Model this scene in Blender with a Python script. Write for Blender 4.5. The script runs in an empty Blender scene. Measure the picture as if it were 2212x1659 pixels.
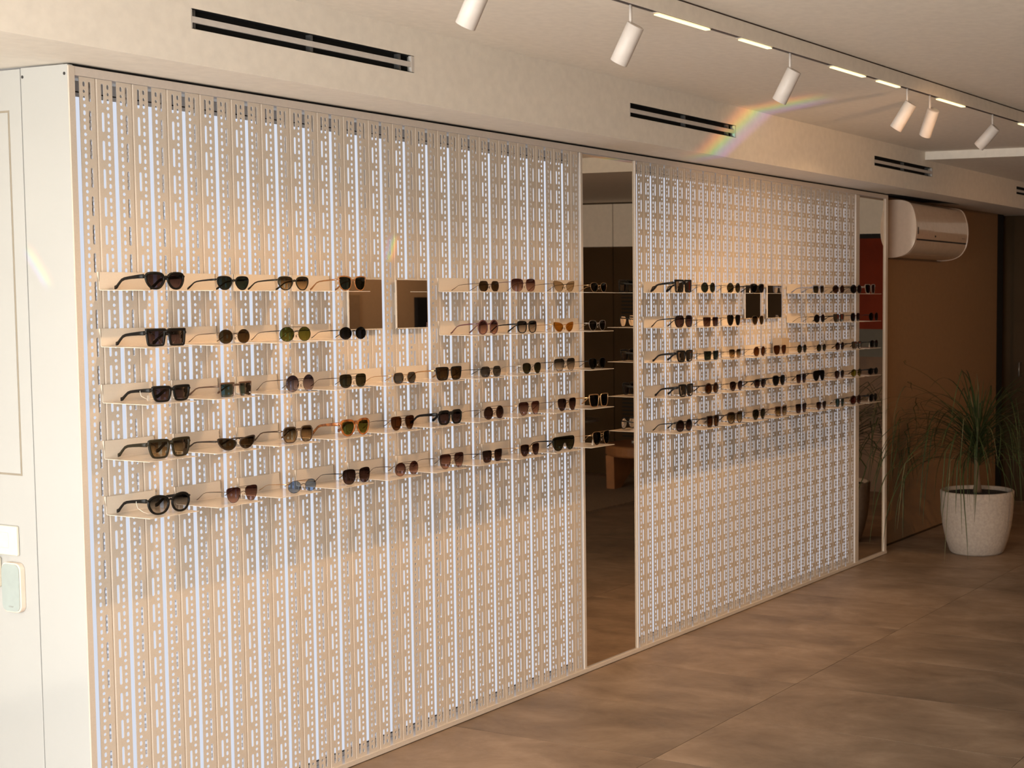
import bpy, bmesh, math, random
from mathutils import Vector, Matrix
random.seed(7)
scene = bpy.context.scene
col = scene.collection
PI = math.pi
# ------------------------------------------------------------------ camera
yaw, pitch, roll = 0.4370, -0.0698, 0.00307
f = Vector((math.cos(yaw)*math.cos(pitch), math.sin(yaw)*math.cos(pitch), math.sin(pitch)))
r0 = Vector((math.sin(yaw), -math.cos(yaw), 0)); u0 = r0.cross(f)
r = r0*math.cos(roll)+u0*math.sin(roll); u = u0*math.cos(roll)-r0*math.sin(roll)
cd = bpy.data.cameras.new('camera'); cam = bpy.data.objects.new('camera', cd); col.objects.link(cam)
M = Matrix(((r.x, u.x, -f.x, -2.8535), (r.y, u.y, -f.y, -3.7332), (r.z, u.z, -f.z, 1.6735), (0, 0, 0, 1)))
cam.matrix_world = M
cd.sensor_width = 36; cd.lens = 3149.4/2212*36
cd.shift_x = -723.3/2212; cd.shift_y = 27.8/2212
cd.clip_start = 0.05; cd.clip_end = 100
cd.dof.use_dof = True; cd.dof.focus_distance = 4.8; cd.dof.aperture_fstop = 9.0
scene.camera = cam
# ------------------------------------------------------------------ world, light, exposure
scene.view_settings.view_transform = 'Standard'; scene.view_settings.look = 'None'
scene.view_settings.gamma = 1; scene.view_settings.use_curve_mapping = False
scene.view_settings.exposure = 0.2
w = bpy.data.worlds.new('sky'); scene.world = w; w.use_nodes = True
wn = w.node_tree.nodes; wl = w.node_tree.links
bg = wn['Background']; bg.inputs['Strength'].default_value = 5.0
tc = wn.new('ShaderNodeTexCoord'); sx = wn.new('ShaderNodeSeparateXYZ'); cr = wn.new('ShaderNodeValToRGB')
wl.new(tc.outputs['Generated'], sx.inputs[0]); wl.new(sx.outputs['Z'], cr.inputs[0])
cr.color_ramp.elements[0].position = 0.0; cr.color_ramp.elements[0].color = (1.0, 0.94, 0.85, 1)
cr.color_ramp.elements[1].position = 0.6; cr.color_ramp.elements[1].color = (0.72, 0.84, 1.0, 1)
wl.new(cr.outputs[0], bg.inputs[0])

def area(name, loc, rot, sx_, sy_, power, color, portal=False):
    l = bpy.data.lights.new(name, 'AREA'); l.shape = 'RECTANGLE'; l.size = sx_; l.size_y = sy_
    l.energy = power; l.color = color
    if portal: l.cycles.is_portal = True
    o = bpy.data.objects.new(name, l); col.objects.link(o); o.location = loc; o.rotation_euler = rot
    return o
# daylight from the glazed shop front on the left
area('shopfront_portal', (-3.3, -1.75, 1.2), (0, -PI/2, 0), 2.4, 4.1, 1, (1, 1, 1), True)
area('shopfront_daylight', (-3.2, -1.75, 1.05), (0, -PI/2-.12, 0), 2.0, 3.9, 150, (1.0, 0.975, 0.915))
def spot(name, loc, to, power, ang, color=(1, .58, .29), blend=.8):
    l = bpy.data.lights.new(name, 'SPOT'); l.energy = power; l.color = color; l.spot_size = math.radians(ang); l.spot_blend = blend; l.shadow_soft_size = .03
    o = bpy.data.objects.new(name, l); col.objects.link(o); o.location = loc; o.rotation_euler = (Vector(to)-Vector(loc)).to_track_quat('-Z', 'Y').to_euler(); return o
spot('unseen_warm_spot', (6.9, -4.5, 2.5), (6.9, -5.5, 1.3), 26, 120, (1, .62, .35), 1)  # added off-view to brighten the opposite wall in the mirrors, no fixture
# unseen warm spots added without fixtures: pool on the display, fill for plant corner
spot('unseen_warm_spot', (2.35, -2.3, 2.15), (4.2, 0, 2.05), 62, 46)
spot('unseen_warm_spot', (5.4, -3.6, 2.45), (6.9, -.1, .75), 80, 66, (1, .54, .25), 1)

# ------------------------------------------------------------------ helpers
def tag(o, label=None, cat=None, group=None, kind=None):
    if label: o['label'] = label
    if cat: o['category'] = cat
    if group: o['group'] = group
    if kind: o['kind'] = kind
    return o
def empty(name, loc=(0, 0, 0), rz=0.0):
    o = bpy.data.objects.new(name, None); col.objects.link(o); o.location = loc; o.rotation_euler = (0, 0, rz)
    o.empty_display_size = 0.02
    return o
def obj(name, me, m=None, parent=None, loc=None, rot=None):
    o = bpy.data.objects.new(name, me); col.objects.link(o)
    if m is not None and len(me.materials) == 0: me.materials.append(m)
    if parent is not None: o.parent = parent
    if loc is not None: o.location = loc
    if rot is not None: o.rotation_euler = rot
    return o
class MB:
    def __init__(s): s.v = []; s.f = []; s.smooth = []
    def add(s, vs, fs, sm=False):
        n = len(s.v); s.v += [tuple(p) for p in vs]
        for q in fs: s.f.append([i+n for i in q]); s.smooth.append(sm)
    def box(s, x0, x1, y0, y1, z0, z1):
        s.add([(x0,y0,z0),(x1,y0,z0),(x1,y1,z0),(x0,y1,z0),(x0,y0,z1),(x1,y0,z1),(x1,y1,z1),(x0,y1,z1)],
              [(0,3,2,1),(4,5,6,7),(0,1,5,4),(1,2,6,5),(2,3,7,6),(3,0,4,7)])
    def tube(s, pts, rad, n=8, cap=True, flat=1.0):
        pts = [Vector(p) for p in pts]; rads = rad if isinstance(rad, (list, tuple)) else [rad]*len(pts)
        base = len(s.v); up = None
        for i, p in enumerate(pts):
            t = (pts[min(i+1, len(pts)-1)]-pts[max(i-1, 0)]).normalized()
            if up is None:
                up = Vector((0, 0, 1)) if abs(t.z) < .9 else Vector((1, 0, 0))
            a = t.cross(up).normalized(); b = a.cross(t).normalized(); up = b
            for k in range(n):
                q = p+(a*math.cos(2*PI*k/n)*flat+b*math.sin(2*PI*k/n))*rads[i]; s.v.append(tuple(q))
        for i in range(len(pts)-1):
            for k in range(n):
                k2 = (k+1) % n; s.f.append([base+i*n+k, base+i*n+k2, base+(i+1)*n+k2, base+(i+1)*n+k]); s.smooth.append(True)
        if cap:
            s.f.append([base+k for k in range(n)]); s.smooth.append(False)
            s.f.append([base+(len(pts)-1)*n+k for k in reversed(range(n))]); s.smooth.append(False)
    def lathe(s, prof, n=32, c=(0, 0, 0)):
        base = len(s.v)
        for (rr, z) in prof:
            for k in range(n): s.v.append((c[0]+rr*math.cos(2*PI*k/n), c[1]+rr*math.sin(2*PI*k/n), c[2]+z))
        for i in range(len(prof)-1):
            for k in range(n):
                k2 = (k+1) % n; s.f.append([base+i*n+k, base+i*n+k2, base+(i+1)*n+k2, base+(i+1)*n+k]); s.smooth.append(True)
    def sweep(s, pts, secs):
        # secs: per point list of (a,b) section offsets in (x, z) local; path mostly along y
        base = len(s.v); n = len(secs[0])
        for p, sec in zip(pts, secs):
            for (a, b) in sec: s.v.append((p[0]+a, p[1], p[2]+b))
        for i in range(len(pts)-1):
            for k in range(n):
                k2 = (k+1) % n; s.f.append([base+i*n+k, base+(i+1)*n+k, base+(i+1)*n+k2, base+i*n+k2]); s.smooth.append(True)
        s.f.append([base+k for k in range(n)]); s.smooth.append(False)
        s.f.append([base+(len(pts)-1)*n+k for k in reversed(range(n))]); s.smooth.append(False)
    def prism(s, poly, x0, x1, axis='x', sm=False):
        n = len(poly); vs = []
        for xx in (x0, x1):
            for (a, b) in poly:
                vs.append((xx, a, b) if axis == 'x' else ((a, xx, b) if axis == 'y' else (a, b, xx)))
        fs = [list(range(n)), list(reversed(range(n, 2*n)))]
        s.add(vs, fs); m0 = len(s.v)-2*n
        for k in range(n):
            k2 = (k+1) % n; s.f.append([m0+k, m0+n+k, m0+n+k2, m0+k2]); s.smooth.append(sm)
    def mesh(s, name='m'):
        me = bpy.data.meshes.new(name); me.from_pydata(s.v, [], s.f); me.polygons.foreach_set('use_smooth', s.smooth)
        bm = bmesh.new(); bm.from_mesh(me); bmesh.ops.recalc_face_normals(bm, faces=bm.faces); bm.to_mesh(me); bm.free()
        me.update(); return me
def bevel(o, wd=0.002, seg=2):
    m = o.modifiers.new('bevel', 'BEVEL'); m.width = wd; m.segments = seg; m.limit_method = 'ANGLE'; m.angle_limit = math.radians(40)
    return o
def esplit(o, deg=35):
    m = o.modifiers.new('es', 'EDGE_SPLIT'); m.split_angle = math.radians(deg); return o
def boxmesh(*a):
    b = MB(); b.box(*a); return b.mesh()

def mat(name, color, rough=0.5, metal=0.0, coat=0.0, spec=0.5, noise=None, bump=None, emit=None, estr=0, vary=0.0, coatrough=0.1):
    m = bpy.data.materials.new(name); m.use_nodes = True; nt = m.node_tree; N = nt.nodes; L = nt.links
    b = N['Principled BSDF']
    b.inputs['Base Color'].default_value = (*color, 1); b.inputs['Roughness'].default_value = rough
    b.inputs['Metallic'].default_value = metal; b.inputs['Specular IOR Level'].default_value = spec
    b.inputs['Coat Weight'].default_value = coat; b.inputs['Coat Roughness'].default_value = coatrough
    if emit: b.inputs['Emission Color'].default_value = (*emit, 1); b.inputs['Emission Strength'].default_value = estr
    t = N.new('ShaderNodeTexCoord')
    nz = noise or (30.0, 0.04)
    tn = N.new('ShaderNodeTexNoise'); tn.inputs['Scale'].default_value = nz[0]; tn.inputs['Detail'].default_value = 4
    L.new(t.outputs['Object'], tn.inputs['Vector'])
    r_ = N.new('ShaderNodeValToRGB')
    a = nz[1]
    r_.color_ramp.elements[0].color = (*[max(0, c*(1-a)) for c in color], 1); r_.color_ramp.elements[1].color = (*[min(1, c*(1+a)) for c in color], 1)
    r_.color_ramp.elements[0].position = .3; r_.color_ramp.elements[1].position = .7
    L.new(tn.outputs['Fac'], r_.inputs[0]); L.new(r_.outputs[0], b.inputs['Base Color'])
    if bump:
        bn = N.new('ShaderNodeTexNoise'); bn.inputs['Scale'].default_value = bump[0]; bn.inputs['Detail'].default_value = 3
        L.new(t.outputs['Object'], bn.inputs['Vector'])
        bp = N.new('ShaderNodeBump'); bp.inputs['Strength'].default_value = bump[1]; bp.inputs['Distance'].default_value = bump[2] if len(bump) > 2 else .002
        L.new(bn.outputs['Fac'], bp.inputs['Height']); L.new(bp.outputs[0], b.inputs['Normal'])
    return m

PAINT = mat('warm_white_paint', (0.82, 0.76, 0.67), .75, bump=(180, .03))
WHITE = mat('white_gloss_lacquer', (0.455, 0.455, 0.435), .15, coat=.6, noise=(3, .015))
BEIGE = mat('beige_powder_coat', (0.60, 0.52, 0.435), .33, spec=.55, noise=(200, .03), bump=(900, .05))
SHELF = mat('beige_shelf_coat', (0.70, 0.61, 0.505), .16, spec=.6, noise=(200, .02))
RAIL = mat('rail_beige_coat', (0.60, 0.53, 0.47), .35, noise=(100, .03))
BLACK = mat('black_void', (0.004, 0.004, 0.004), .8)
VENTW = mat('vent_white', (0.60, 0.56, 0.52), .5)
VENTG = mat('vent_grey', (0.10, 0.10, 0.10), .5)
SPOTW = mat('lamp_white_matt', (0.66, 0.60, 0.55), .45, bump=(500, .1))
TRACK = mat('track_grey', (0.22, 0.19, 0.18), .4)
ACW = mat('plastic_white', (0.60, 0.47, 0.37), .18, coat=1, coatrough=.03)
BACKW = mat('brown_wall_paint', (0.26, 0.155, 0.08), .6, spec=.25, bump=(150, .1))
DARKW = mat('dark_brown_panel', (0.058, 0.033, 0.014), .6, spec=.12, noise=(2, .15))
REDW = mat('dark_red_panel', (0.17, 0.022, 0.006), .6, spec=.1, noise=(3, .2))
POT = mat('stone_pot', (0.40, 0.33, 0.27), .85, noise=(60, .12), bump=(120, .3))
SOIL = mat('soil', (0.02, 0.014, 0.01), .95, bump=(80, .8, .01))
LEAF = mat('leaf_green', (0.075, 0.105, 0.03), .5, noise=(8, .5))
TRUNK = mat('trunk_bark', (0.16, 0.09, 0.05), .9, bump=(60, .6, .01))
WOOD = mat('oak_wood', (0.30, 0.125, 0.045), .5, noise=(6, .25))
BOOK = mat('dark_book_cover', (0.02, 0.02, 0.022), .5)
PAPER = mat('page_paper', (0.5, 0.47, 0.42), .8)
METALG = mat('grey_metal', (0.25, 0.23, 0.2), .35, metal=.6)
RUG = mat('woven_rug', (0.27, 0.19, 0.12), .95, noise=(90, .25), bump=(300, .6, .004))
TAGW = mat('white_tag_paper', (0.8, 0.72, 0.62), .7)
CREAM = mat('cream_plastic', (0.76, 0.70, 0.58), .25, coat=.3)
DEVG = mat('pale_glass_face', (0.36, 0.42, 0.40), .05, coat=1.0, coatrough=.02)
OPPW = mat('opposite_wall_paint', (0.48, 0.33, 0.20), .7)

def mirror_mat():
    m = bpy.data.materials.new('tinted_mirror'); m.use_nodes = True; b = m.node_tree.nodes['Principled BSDF']
    b.inputs['Base Color'].default_value = (0.74, 0.65, 0.54, 1); b.inputs['Metallic'].default_value = 1; b.inputs['Roughness'].default_value = 0.012
    return m
MIRROR = mirror_mat()
SMIRR = mirror_mat(); SMIRR.name = 'clear_mirror'; SMIRR.node_tree.nodes['Principled BSDF'].inputs['Base Color'].default_value = (.72, .66, .58, 1)
def emis(name, c, s):
    m = bpy.data.materials.new(name); m.use_nodes = True; N = m.node_tree.nodes; N.remove(N['Principled BSDF'])
    e = N.new('ShaderNodeEmission'); e.inputs[0].default_value = (*c, 1); e.inputs[1].default_value = s
    m.node_tree.links.new(e.outputs[0], N['Material Output'].inputs[0]); return m
LIGHTBOX = emis('backlit_diffuser', (0.82, 0.87, 1.0), 0.76)
LED = emis('linear_lamp_diffuser', (1.0, 0.80, 0.40), 2.0)
SPOTE = emis('spot_lens', (1.0, 0.75, 0.5), 30.0)

def floor_mat():
    m = bpy.data.materials.new('concrete_look_tile'); m.use_nodes = True; nt = m.node_tree; N = nt.nodes; L = nt.links
    b = N['Principled BSDF']; b.inputs['Roughness'].default_value = .42; b.inputs['Specular IOR Level'].default_value = .45
    t = N.new('ShaderNodeTexCoord'); oi = N.new('ShaderNodeObjectInfo')
    mp = N.new('ShaderNodeMapping'); mp.inputs['Scale'].default_value = (1.5, .95, 1)
    ad = N.new('ShaderNodeVectorMath'); ad.operation = 'MULTIPLY_ADD'; ad.inputs[1].default_value = (1, 1, 1)
    sc = N.new('ShaderNodeVectorMath'); sc.operation = 'SCALE'; sc.inputs[3].default_value = 37.0
    cb = N.new('ShaderNodeCombineXYZ'); L.new(oi.outputs['Random'], cb.inputs[0]); L.new(oi.outputs['Random'], cb.inputs[1])
    L.new(cb.outputs[0], sc.inputs[0]); L.new(t.outputs['Object'], ad.inputs[0]); L.new(sc.outputs[0], ad.inputs[2])
    L.new(ad.outputs[0], mp.inputs[0])
    n1 = N.new('ShaderNodeTexNoise'); n1.inputs['Scale'].default_value = 2.3; n1.inputs['Detail'].default_value = 12; n1.inputs['Roughness'].default_value = .68; n1.inputs['Distortion'].default_value = .35
    L.new(mp.outputs[0], n1.inputs['Vector'])
    cr = N.new('ShaderNodeValToRGB'); e = cr.color_ramp.elements
    e[0].position = .32; e[0].color = (0.150, 0.100, 0.063, 1); e[1].position = .68; e[1].color = (0.34, 0.245, 0.168, 1)
    k = e.new(.52); k.color = (0.245, 0.170, 0.112, 1)
    L.new(n1.outputs['Fac'], cr.inputs[0])
    hv = N.new('ShaderNodeHueSaturation'); mr = N.new('ShaderNodeMapRange'); mr.inputs[3].default_value = .90; mr.inputs[4].default_value = 1.1
    L.new(oi.outputs['Random'], mr.inputs[0]); L.new(mr.outputs[0], hv.inputs['Value']); L.new(cr.outputs[0], hv.inputs['Color'])
    L.new(hv.outputs[0], b.inputs['Base Color'])
    n2 = N.new('ShaderNodeTexNoise'); n2.inputs['Scale'].default_value = 14; n2.inputs['Detail'].default_value = 6; L.new(mp.outputs[0], n2.inputs['Vector'])
    mr2 = N.new('ShaderNodeMapRange'); mr2.inputs[3].default_value = .42; mr2.inputs[4].default_value = .60
    L.new(n2.outputs['Fac'], mr2.inputs[0]); L.new(mr2.outputs[0], b.inputs['Roughness'])
    bp = N.new('ShaderNodeBump'); bp.inputs['Strength'].default_value = .12; bp.inputs['Distance'].default_value = .003
    L.new(n2.outputs['Fac'], bp.inputs['Height']); L.new(bp.outputs[0], b.inputs['Normal'])
    return m
TILE = floor_mat()

# ------------------------------------------------------------------ room shell
XL, XR, YO = -3.3, 8.45, -5.5
YF = -0.29; ZS = 2.318; ZC = 2.565; ZL = 2.515; ZH = 2.62
fl = obj('floor', boxmesh(XL-.3, XR+.4, YO-.2, 2.0, -.12, -.006), mat('grout', (.10, .07, .05), .9)); tag(fl, kind='structure')
tw, tl = .565, 1.20
tm = MB(); tm.box(.0012, tw-.0012, .0012, tl-.0012, -.006, 0); tme = tm.mesh(); tme.materials.append(TILE)
x0 = 2.10-14*tw
for i in range(26):
    for j in range(5):
        o = obj('floor_tile', tme, None, fl, (x0+i*tw, -.92-1.2*(3-j), 0))
# ceiling: main tray, raised part beyond the track, lower part at the far end
def ytr(x): return -1.213-.036*(x-1.0)
c = MB()
xa, xb = XL-.2, 5.66
def slab(poly, z0, z1): c.prism(poly, z0, z1, 'z')
slab([(xa, ytr(xa)), (xb, ytr(xb)), (xb, YF+.01), (xa, YF+.01)], ZC, ZH+.15)
slab([(xa, YO-.2), (xb, YO-.2), (xb, ytr(xb)), (xa, ytr(xa))], ZH, ZH+.15)
slab([(xb, YO-.2), (XR+.4, YO-.2), (XR+.4, YF+.01), (xb, YF+.01)], ZL, ZH+.15)
tag(obj('ceiling', c.mesh(), PAINT), kind='structure')
s = MB(); s.box(XL-.2, XR+.4, YF+.045, 2.0, ZS, ZS+.3); s.box(XL-.2, XR+.4, YF+.0, YF+.045, ZS, ZS+.02)
tag(obj('trim_1', s.mesh(), PAINT), kind='structure')
VX = [(.145, 1.052), (2.36, 3.264), (4.882, 5.789), (7.45, 8.35)]
VZ = (2.419, 2.473)
fz = MB(); fz.box(XL-.2, XR+.4, YF, YF+.02, ZS+.02, VZ[0]); fz.box(XL-.2, XR+.4, YF, YF+.02, VZ[1], ZH+.1)
px_ = XL-.2
for (a, b) in VX: fz.box(px_, a, YF, YF+.02, VZ[0], VZ[1]); px_ = b
fz.box(px_, XR+.4, YF, YF+.02, VZ[0], VZ[1])
# soft plaster edge of the fascia
tag(obj('trim_2', fz.mesh(), PAINT), kind='structure')
# walls
tag(obj('wall_back', boxmesh(5.75, 8.19, .11, .2, 0, ZS), BACKW), kind='structure')
tag(obj('wall_behind', boxmesh(XL-.2, XR+.4, 1.9, 2.0, 0, ZS+.05), PAINT), kind='structure')
wo = obj('wall_opposite', boxmesh(XL-.2, XR+.4, YO-.1, YO, 0, ZH), OPPW); tag(wo, kind='structure')
wr = obj('wall_right', boxmesh(XR+.03, XR+.2, YO-.2, 2.0, -.1, ZH+.1), DARKW); tag(wr, kind='structure')
# boards on the right wall: seams between them, slotted grilles
def board(y0, y1, z0, z1, m=DARKW, x=XR): return obj('wall_panel', boxmesh(x, x+.03, y0+.004, y1-.004, z0, z1), m, wr)
board(-.36, .06, 0, 2.30); board(-1.0, -.36, 0, 2.16)
board(-1.0, -.36, 2.16, 2.5, PAINT)
board(-2.1, -1.0, 1.385, 2.15, REDW); board(-2.1, -1.0, 2.15, 2.19, BLACK); board(-2.1, -1.0, 2.19, 2.5, PAINT)
board(-2.1, -1.0, 1.15, 1.385, mat('niche_grey', (.10, .09, .07), .6)); board(-2.1, -1.0, 0, 1.15, mat('wood_counter_front', (.14, .07, .03), .5, noise=(5, .3)))
for (a, b) in ((-2.9, -2.1), (-3.92, -2.9), (-4.75, -3.92), (-5.5, -4.75)): board(a, b, 0, 2.11); board(a, b, 2.11, 2.5, PAINT)
for (za, n) in ((1.50, 8), (.36, 12)):
    for k in range(n):
        obj('grille_slot', boxmesh(XR-.003, XR+.004, -3.83, -3.40, za+k*.034, za+k*.034+.012), BLACK, wr)
av = MB(); av.prism([(5.75, .105), (5.75, -.02), (6.45, -.05), (6.9, -.05), (6.75, .0), (6.6, .105)], ZS-.002, ZS-.0002, 'z'); tag(obj('dark_opening_sheet', av.mesh(), BLACK), kind='structure')  # flat black sheet, the dark of an opening above the air conditioner painted in
t = obj('trim_3', boxmesh(8.19, 8.34, .112, .3, 0, ZS), BLACK); tag(t, kind='structure')
tag(obj('baseboard_back', boxmesh(5.75, 8.19, .104, .11, 0, .012), DARKW), kind='structure')
hd = MB(); hd.tube([(XR, -.01, 1.13), (XR-.045, -.01, 1.13), (XR-.045, -.01, 1.02), (XR, -.01, 1.02)], .008, 8)
obj('door_handle', hd.mesh(), METALG, wr)
# things on the opposite wall that the mirrors reflect
obj('wall_panel', boxmesh(6.1, 6.8, YO, YO+.02, 0, 1.66), mat('door_leaf_tan', (.33, .22, .13), .6), wo)
sc_ = obj('wall_screen', boxmesh(7.5, 8.4, YO, YO+.04, .9, 1.64), BLACK); tag(sc_, 'black wall screen on the opposite wall, seen only in the small mirrors', 'screen')

def rainbow(name, L, n, c, e, smin, smax, half, power):
    # a thin fan of dispersed sunlight thrown by a glass edge near the window
    l = bpy.data.lights.new(name, 'SPOT'); l.energy = power; l.spot_size = math.radians(16); l.spot_blend = .3; l.shadow_soft_size = .001
    l.use_nodes = True; nt = l.node_tree; N = nt.nodes; K = nt.links; em = N['Emission']
    ge = N.new('ShaderNodeNewGeometry')
    def dot(v):
        q = N.new('ShaderNodeVectorMath'); q.operation = 'DOT_PRODUCT'; q.inputs[1].default_value = v; K.new(ge.outputs['Incoming'], q.inputs[0]); return q
    a = dot(n); b_ = dot(e)
    m1 = N.new('ShaderNodeMapRange'); m1.inputs[1].default_value = -half; m1.inputs[2].default_value = half; K.new(a.outputs['Value'], m1.inputs[0])
    cr = N.new('ShaderNodeValToRGB'); K.new(m1.outputs[0], cr.inputs[0]); el = cr.color_ramp.elements
    el[0].position = 0; el[0].color = (0, 0, 0, 1); el[1].position = 1; el[1].color = (0, 0, 0, 1)
    for ps, cc in ((.14, (.35, .05, .01)), (.28, (1, .28, .03)), (.42, (.75, .65, .05)), (.54, (.10, .75, .18)), (.68, (.06, .35, .65)), (.82, (.20, .10, .65))):
        q = el.new(ps); q.color = (*cc, 1)
    m2 = N.new('ShaderNodeMapRange'); m2.inputs[1].default_value = smin; m2.inputs[2].default_value = smax; K.new(b_.outputs['Value'], m2.inputs[0])
    c2 = N.new('ShaderNodeValToRGB'); K.new(m2.outputs[0], c2.inputs[0]); e2 = c2.color_ramp.elements
    e2[0].position = 0; e2[0].color = (0, 0, 0, 1); e2[1].position = 1; e2[1].color = (0, 0, 0, 1)
    for ps in (.25, .75): q = e2.new(ps); q.color = (1, 1, 1, 1)
    mu = N.new('ShaderNodeMath'); mu.operation = 'MULTIPLY'; mu.inputs[1].default_value = 1.0; K.new(c2.outputs[0], mu.inputs[0])
    K.new(cr.outputs[0], em.inputs['Color']); K.new(mu.outputs[0], em.inputs['Strength'])
    o = bpy.data.objects.new(name, l); col.objects.link(o); o.location = L; o.rotation_euler = Vector(c).to_track_quat('-Z', 'Y').to_euler(); return o
rainbow('prism_glint', (-1.0, -2.5, .815), (.470, -.285, -.835), (.844, .423, .330), (.259, -.860, .439), -.075, .092, .0175, 780)
def glint(name, A, B, L, half, power, flip=1):
    A, B, L = Vector(A), Vector(B), Vector(L); c = ((A+B)/2-L).normalized(); n = (B-A).cross(c).normalized()*flip; e = n.cross(c)
    sm = abs((A-L).normalized().dot(e))*1.5
    rainbow(name, tuple(L), tuple(n), tuple(c), tuple(e), -sm, sm, half, power)
glint('prism_glint', (1.232, 0, 1.80), (1.262, 0, 1.872), (-1.2, -2.8, 1.0), .0075, 420)
glint('prism_glint', (-.03, .185, 1.79), (-.03, .112, 1.705), (-2.8, -1.2, 1.2), .009, 260, -1)

# lining above left: shopfront jambs
j = MB(); j.box(XL-.2, XL, YO-.2, -3.8, 0, ZH); j.box(XL-.2, XL, .3, 2.0, 0, ZH); j.box(XL-.2, XL, YO, .5, 2.4, ZH+.1)
tag(obj('wall_left', j.mesh(), PAINT), kind='structure')
# pavement outside the shop front
tag(obj('pavement', boxmesh(-30, XL-.3, -20, 20, -.2, -.05), mat('pavement_grey', (.45, .43, .40), .9)), kind='structure')

# ------------------------------------------------------------------ white side cabinet end
wc = empty('side_cladding', (-.03, 0, 0)); tag(wc, 'glossy white cladding panels closing the near end of the display wall', 'wall cladding')
p1 = obj('cladding_panel', boxmesh(0, .018, .0, .196, 0, 2.313), WHITE, wc); bevel(p1, .0015)
p2 = obj('cladding_panel', boxmesh(0, .018, .2, 1.9, 0, 2.311), WHITE, wc); bevel(p2, .0015)
dr = obj('cabinet_door', boxmesh(-.002, 0, .256, .9, 1.143, 2.190), WHITE, wc); bevel(dr, .0015)
g = MB(); g.box(-.0006, .001, .250, .906, 1.137, 2.196); obj('door_gap', g.mesh(), mat('shadow_gap', (.30, .26, .2), .8), wc)
for (yy, zz) in ((.012, 2.287), (.188, 2.287)):
    b = MB(); b.tube([(-.001, yy, zz), (.002, yy, zz)], .0045, 16); obj('screw_hole', b.mesh(), mat('dark_screw', (.03, .03, .03), .4), wc)
bk = obj('seam_backing', boxmesh(.0181, .019, .17, .23, 0, 2.305), mat('seam_shadow', (.25, .22, .17), .9), wc)

sw = empty('light_switch', (-.03, .36, .943)); tag(sw, 'cream wall switch plate above the thermostat on glossy white panel', 'switch')
o = obj('switch_plate', boxmesh(-.011, 0, -.087, .07, -.044, .044), CREAM, sw); bevel(o, .004, 3)
o = obj('switch_rocker', boxmesh(-.013, -.010, -.052, .0, -.022, .024), CREAM, sw); bevel(o, .0015)
o = obj('switch_rocker', boxmesh(-.013, -.010, .002, .052, -.022, .024), CREAM, sw); bevel(o, .0015)
def rrect(hw, hh, rad, n=6):
    P = []
    for (cx, cy, a0) in ((hw-rad, hh-rad, 0), (-hw+rad, hh-rad, PI/2), (-hw+rad, -hh+rad, PI), (hw-rad, -hh+rad, 1.5*PI)):
        for k in range(n+1):
            a = a0+PI/2*k/n; P.append((cx+rad*math.cos(a), cy+rad*math.sin(a)))
    return P
th = empty('wall_controller', (-.03, .296, .805)); tag(th, 'rounded wall controller with pale glass face on glossy white panel', 'thermostat')
b = MB(); b.prism(rrect(.042, .074, .022), -.016, 0, 'x'); o = obj('case', b.mesh(), mat('pink_beige_case', (.80, .66, .54), .35), th); bevel(o, .002)
b = MB(); b.prism(rrect(.038, .070, .020), -.0185, -.015, 'x'); obj('glass_face', b.mesh(), DEVG, th)
b = MB(); b.box(-.0190, -.0185, -.010, .010, -.058, -.054); obj('logo_mark', b.mesh(), mat('grey_print', (.3, .32, .3), .5), th)
d2 = empty('socket_box', (-.03, .40, .845)); tag(d2, 'cream plastic box cropped by the left edge beside the controller', 'socket')
o = obj('case', boxmesh(-.02, 0, -.045, .05, -.045, .045), CREAM, d2); bevel(o, .006, 3)
o = obj('cover', boxmesh(-.024, -.02, -.050, .055, .030, .048), CREAM, d2); bevel(o, .002, 2)

# ------------------------------------------------------------------ perforated display panels
PER = .0808
def ring_pts(cx, cz, hw, hh, n=5):
    # stadium / circle outline
    P = []
    st = max(0, hh-hw)
    for k in range(n+1): a = PI*k/n; P.append((cx+hw*math.cos(a), cz+st+hw*math.sin(a)))
    for k in range(n+1): a = PI+PI*k/n; P.append((cx+hw*math.cos(a), cz-st+hw*math.sin(a)))
    if st < 1e-6: P = [P[i] for i in range(len(P)) if i not in (n, 2*n+1)]
    return P
def flange(x0, x1, dotx, slotx, sgn, z0=.0, z1=2.262):
    cu = bpy.data.curves.new('tmp', 'CURVE'); cu.dimensions = '2D'; cu.fill_mode = 'BOTH'; cu.extrude = .001
    def sp(P):
        s = cu.splines.new('POLY'); s.points.add(len(P)-1); s.use_cyclic_u = True
        for q, p in zip(s.points, P): q.co = (p[0], p[1], 0, 1)
    sp([(x0, z0), (x1, z0), (x1, z1), (x0, z1)])
    top = 2.250
    for k in range(28):
        zt = top-k*PER
        if zt-.056 < .006: continue
        sp(ring_pts(slotx, zt-.0278, .0042, .0282))
        zc = zt-.0278
        sp(ring_pts(dotx, zc, .0042, .0045)); sp(ring_pts(dotx, zc+PER*.25, .0042, .0071)); sp(ring_pts(dotx, zc-PER*.25, .0042, .0071))
        if zc-PER*.5 > .012: sp(ring_pts(dotx+sgn*.0012, zc-PER*.5, .0050, .0048))
    o = bpy.data.objects.new('tmp', cu); col.objects.link(o)
    dg = bpy.context.evaluated_depsgraph_get(); me = bpy.data.meshes.new_from_object(o.evaluated_get(dg))
    bpy.data.objects.remove(o); return me
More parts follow.
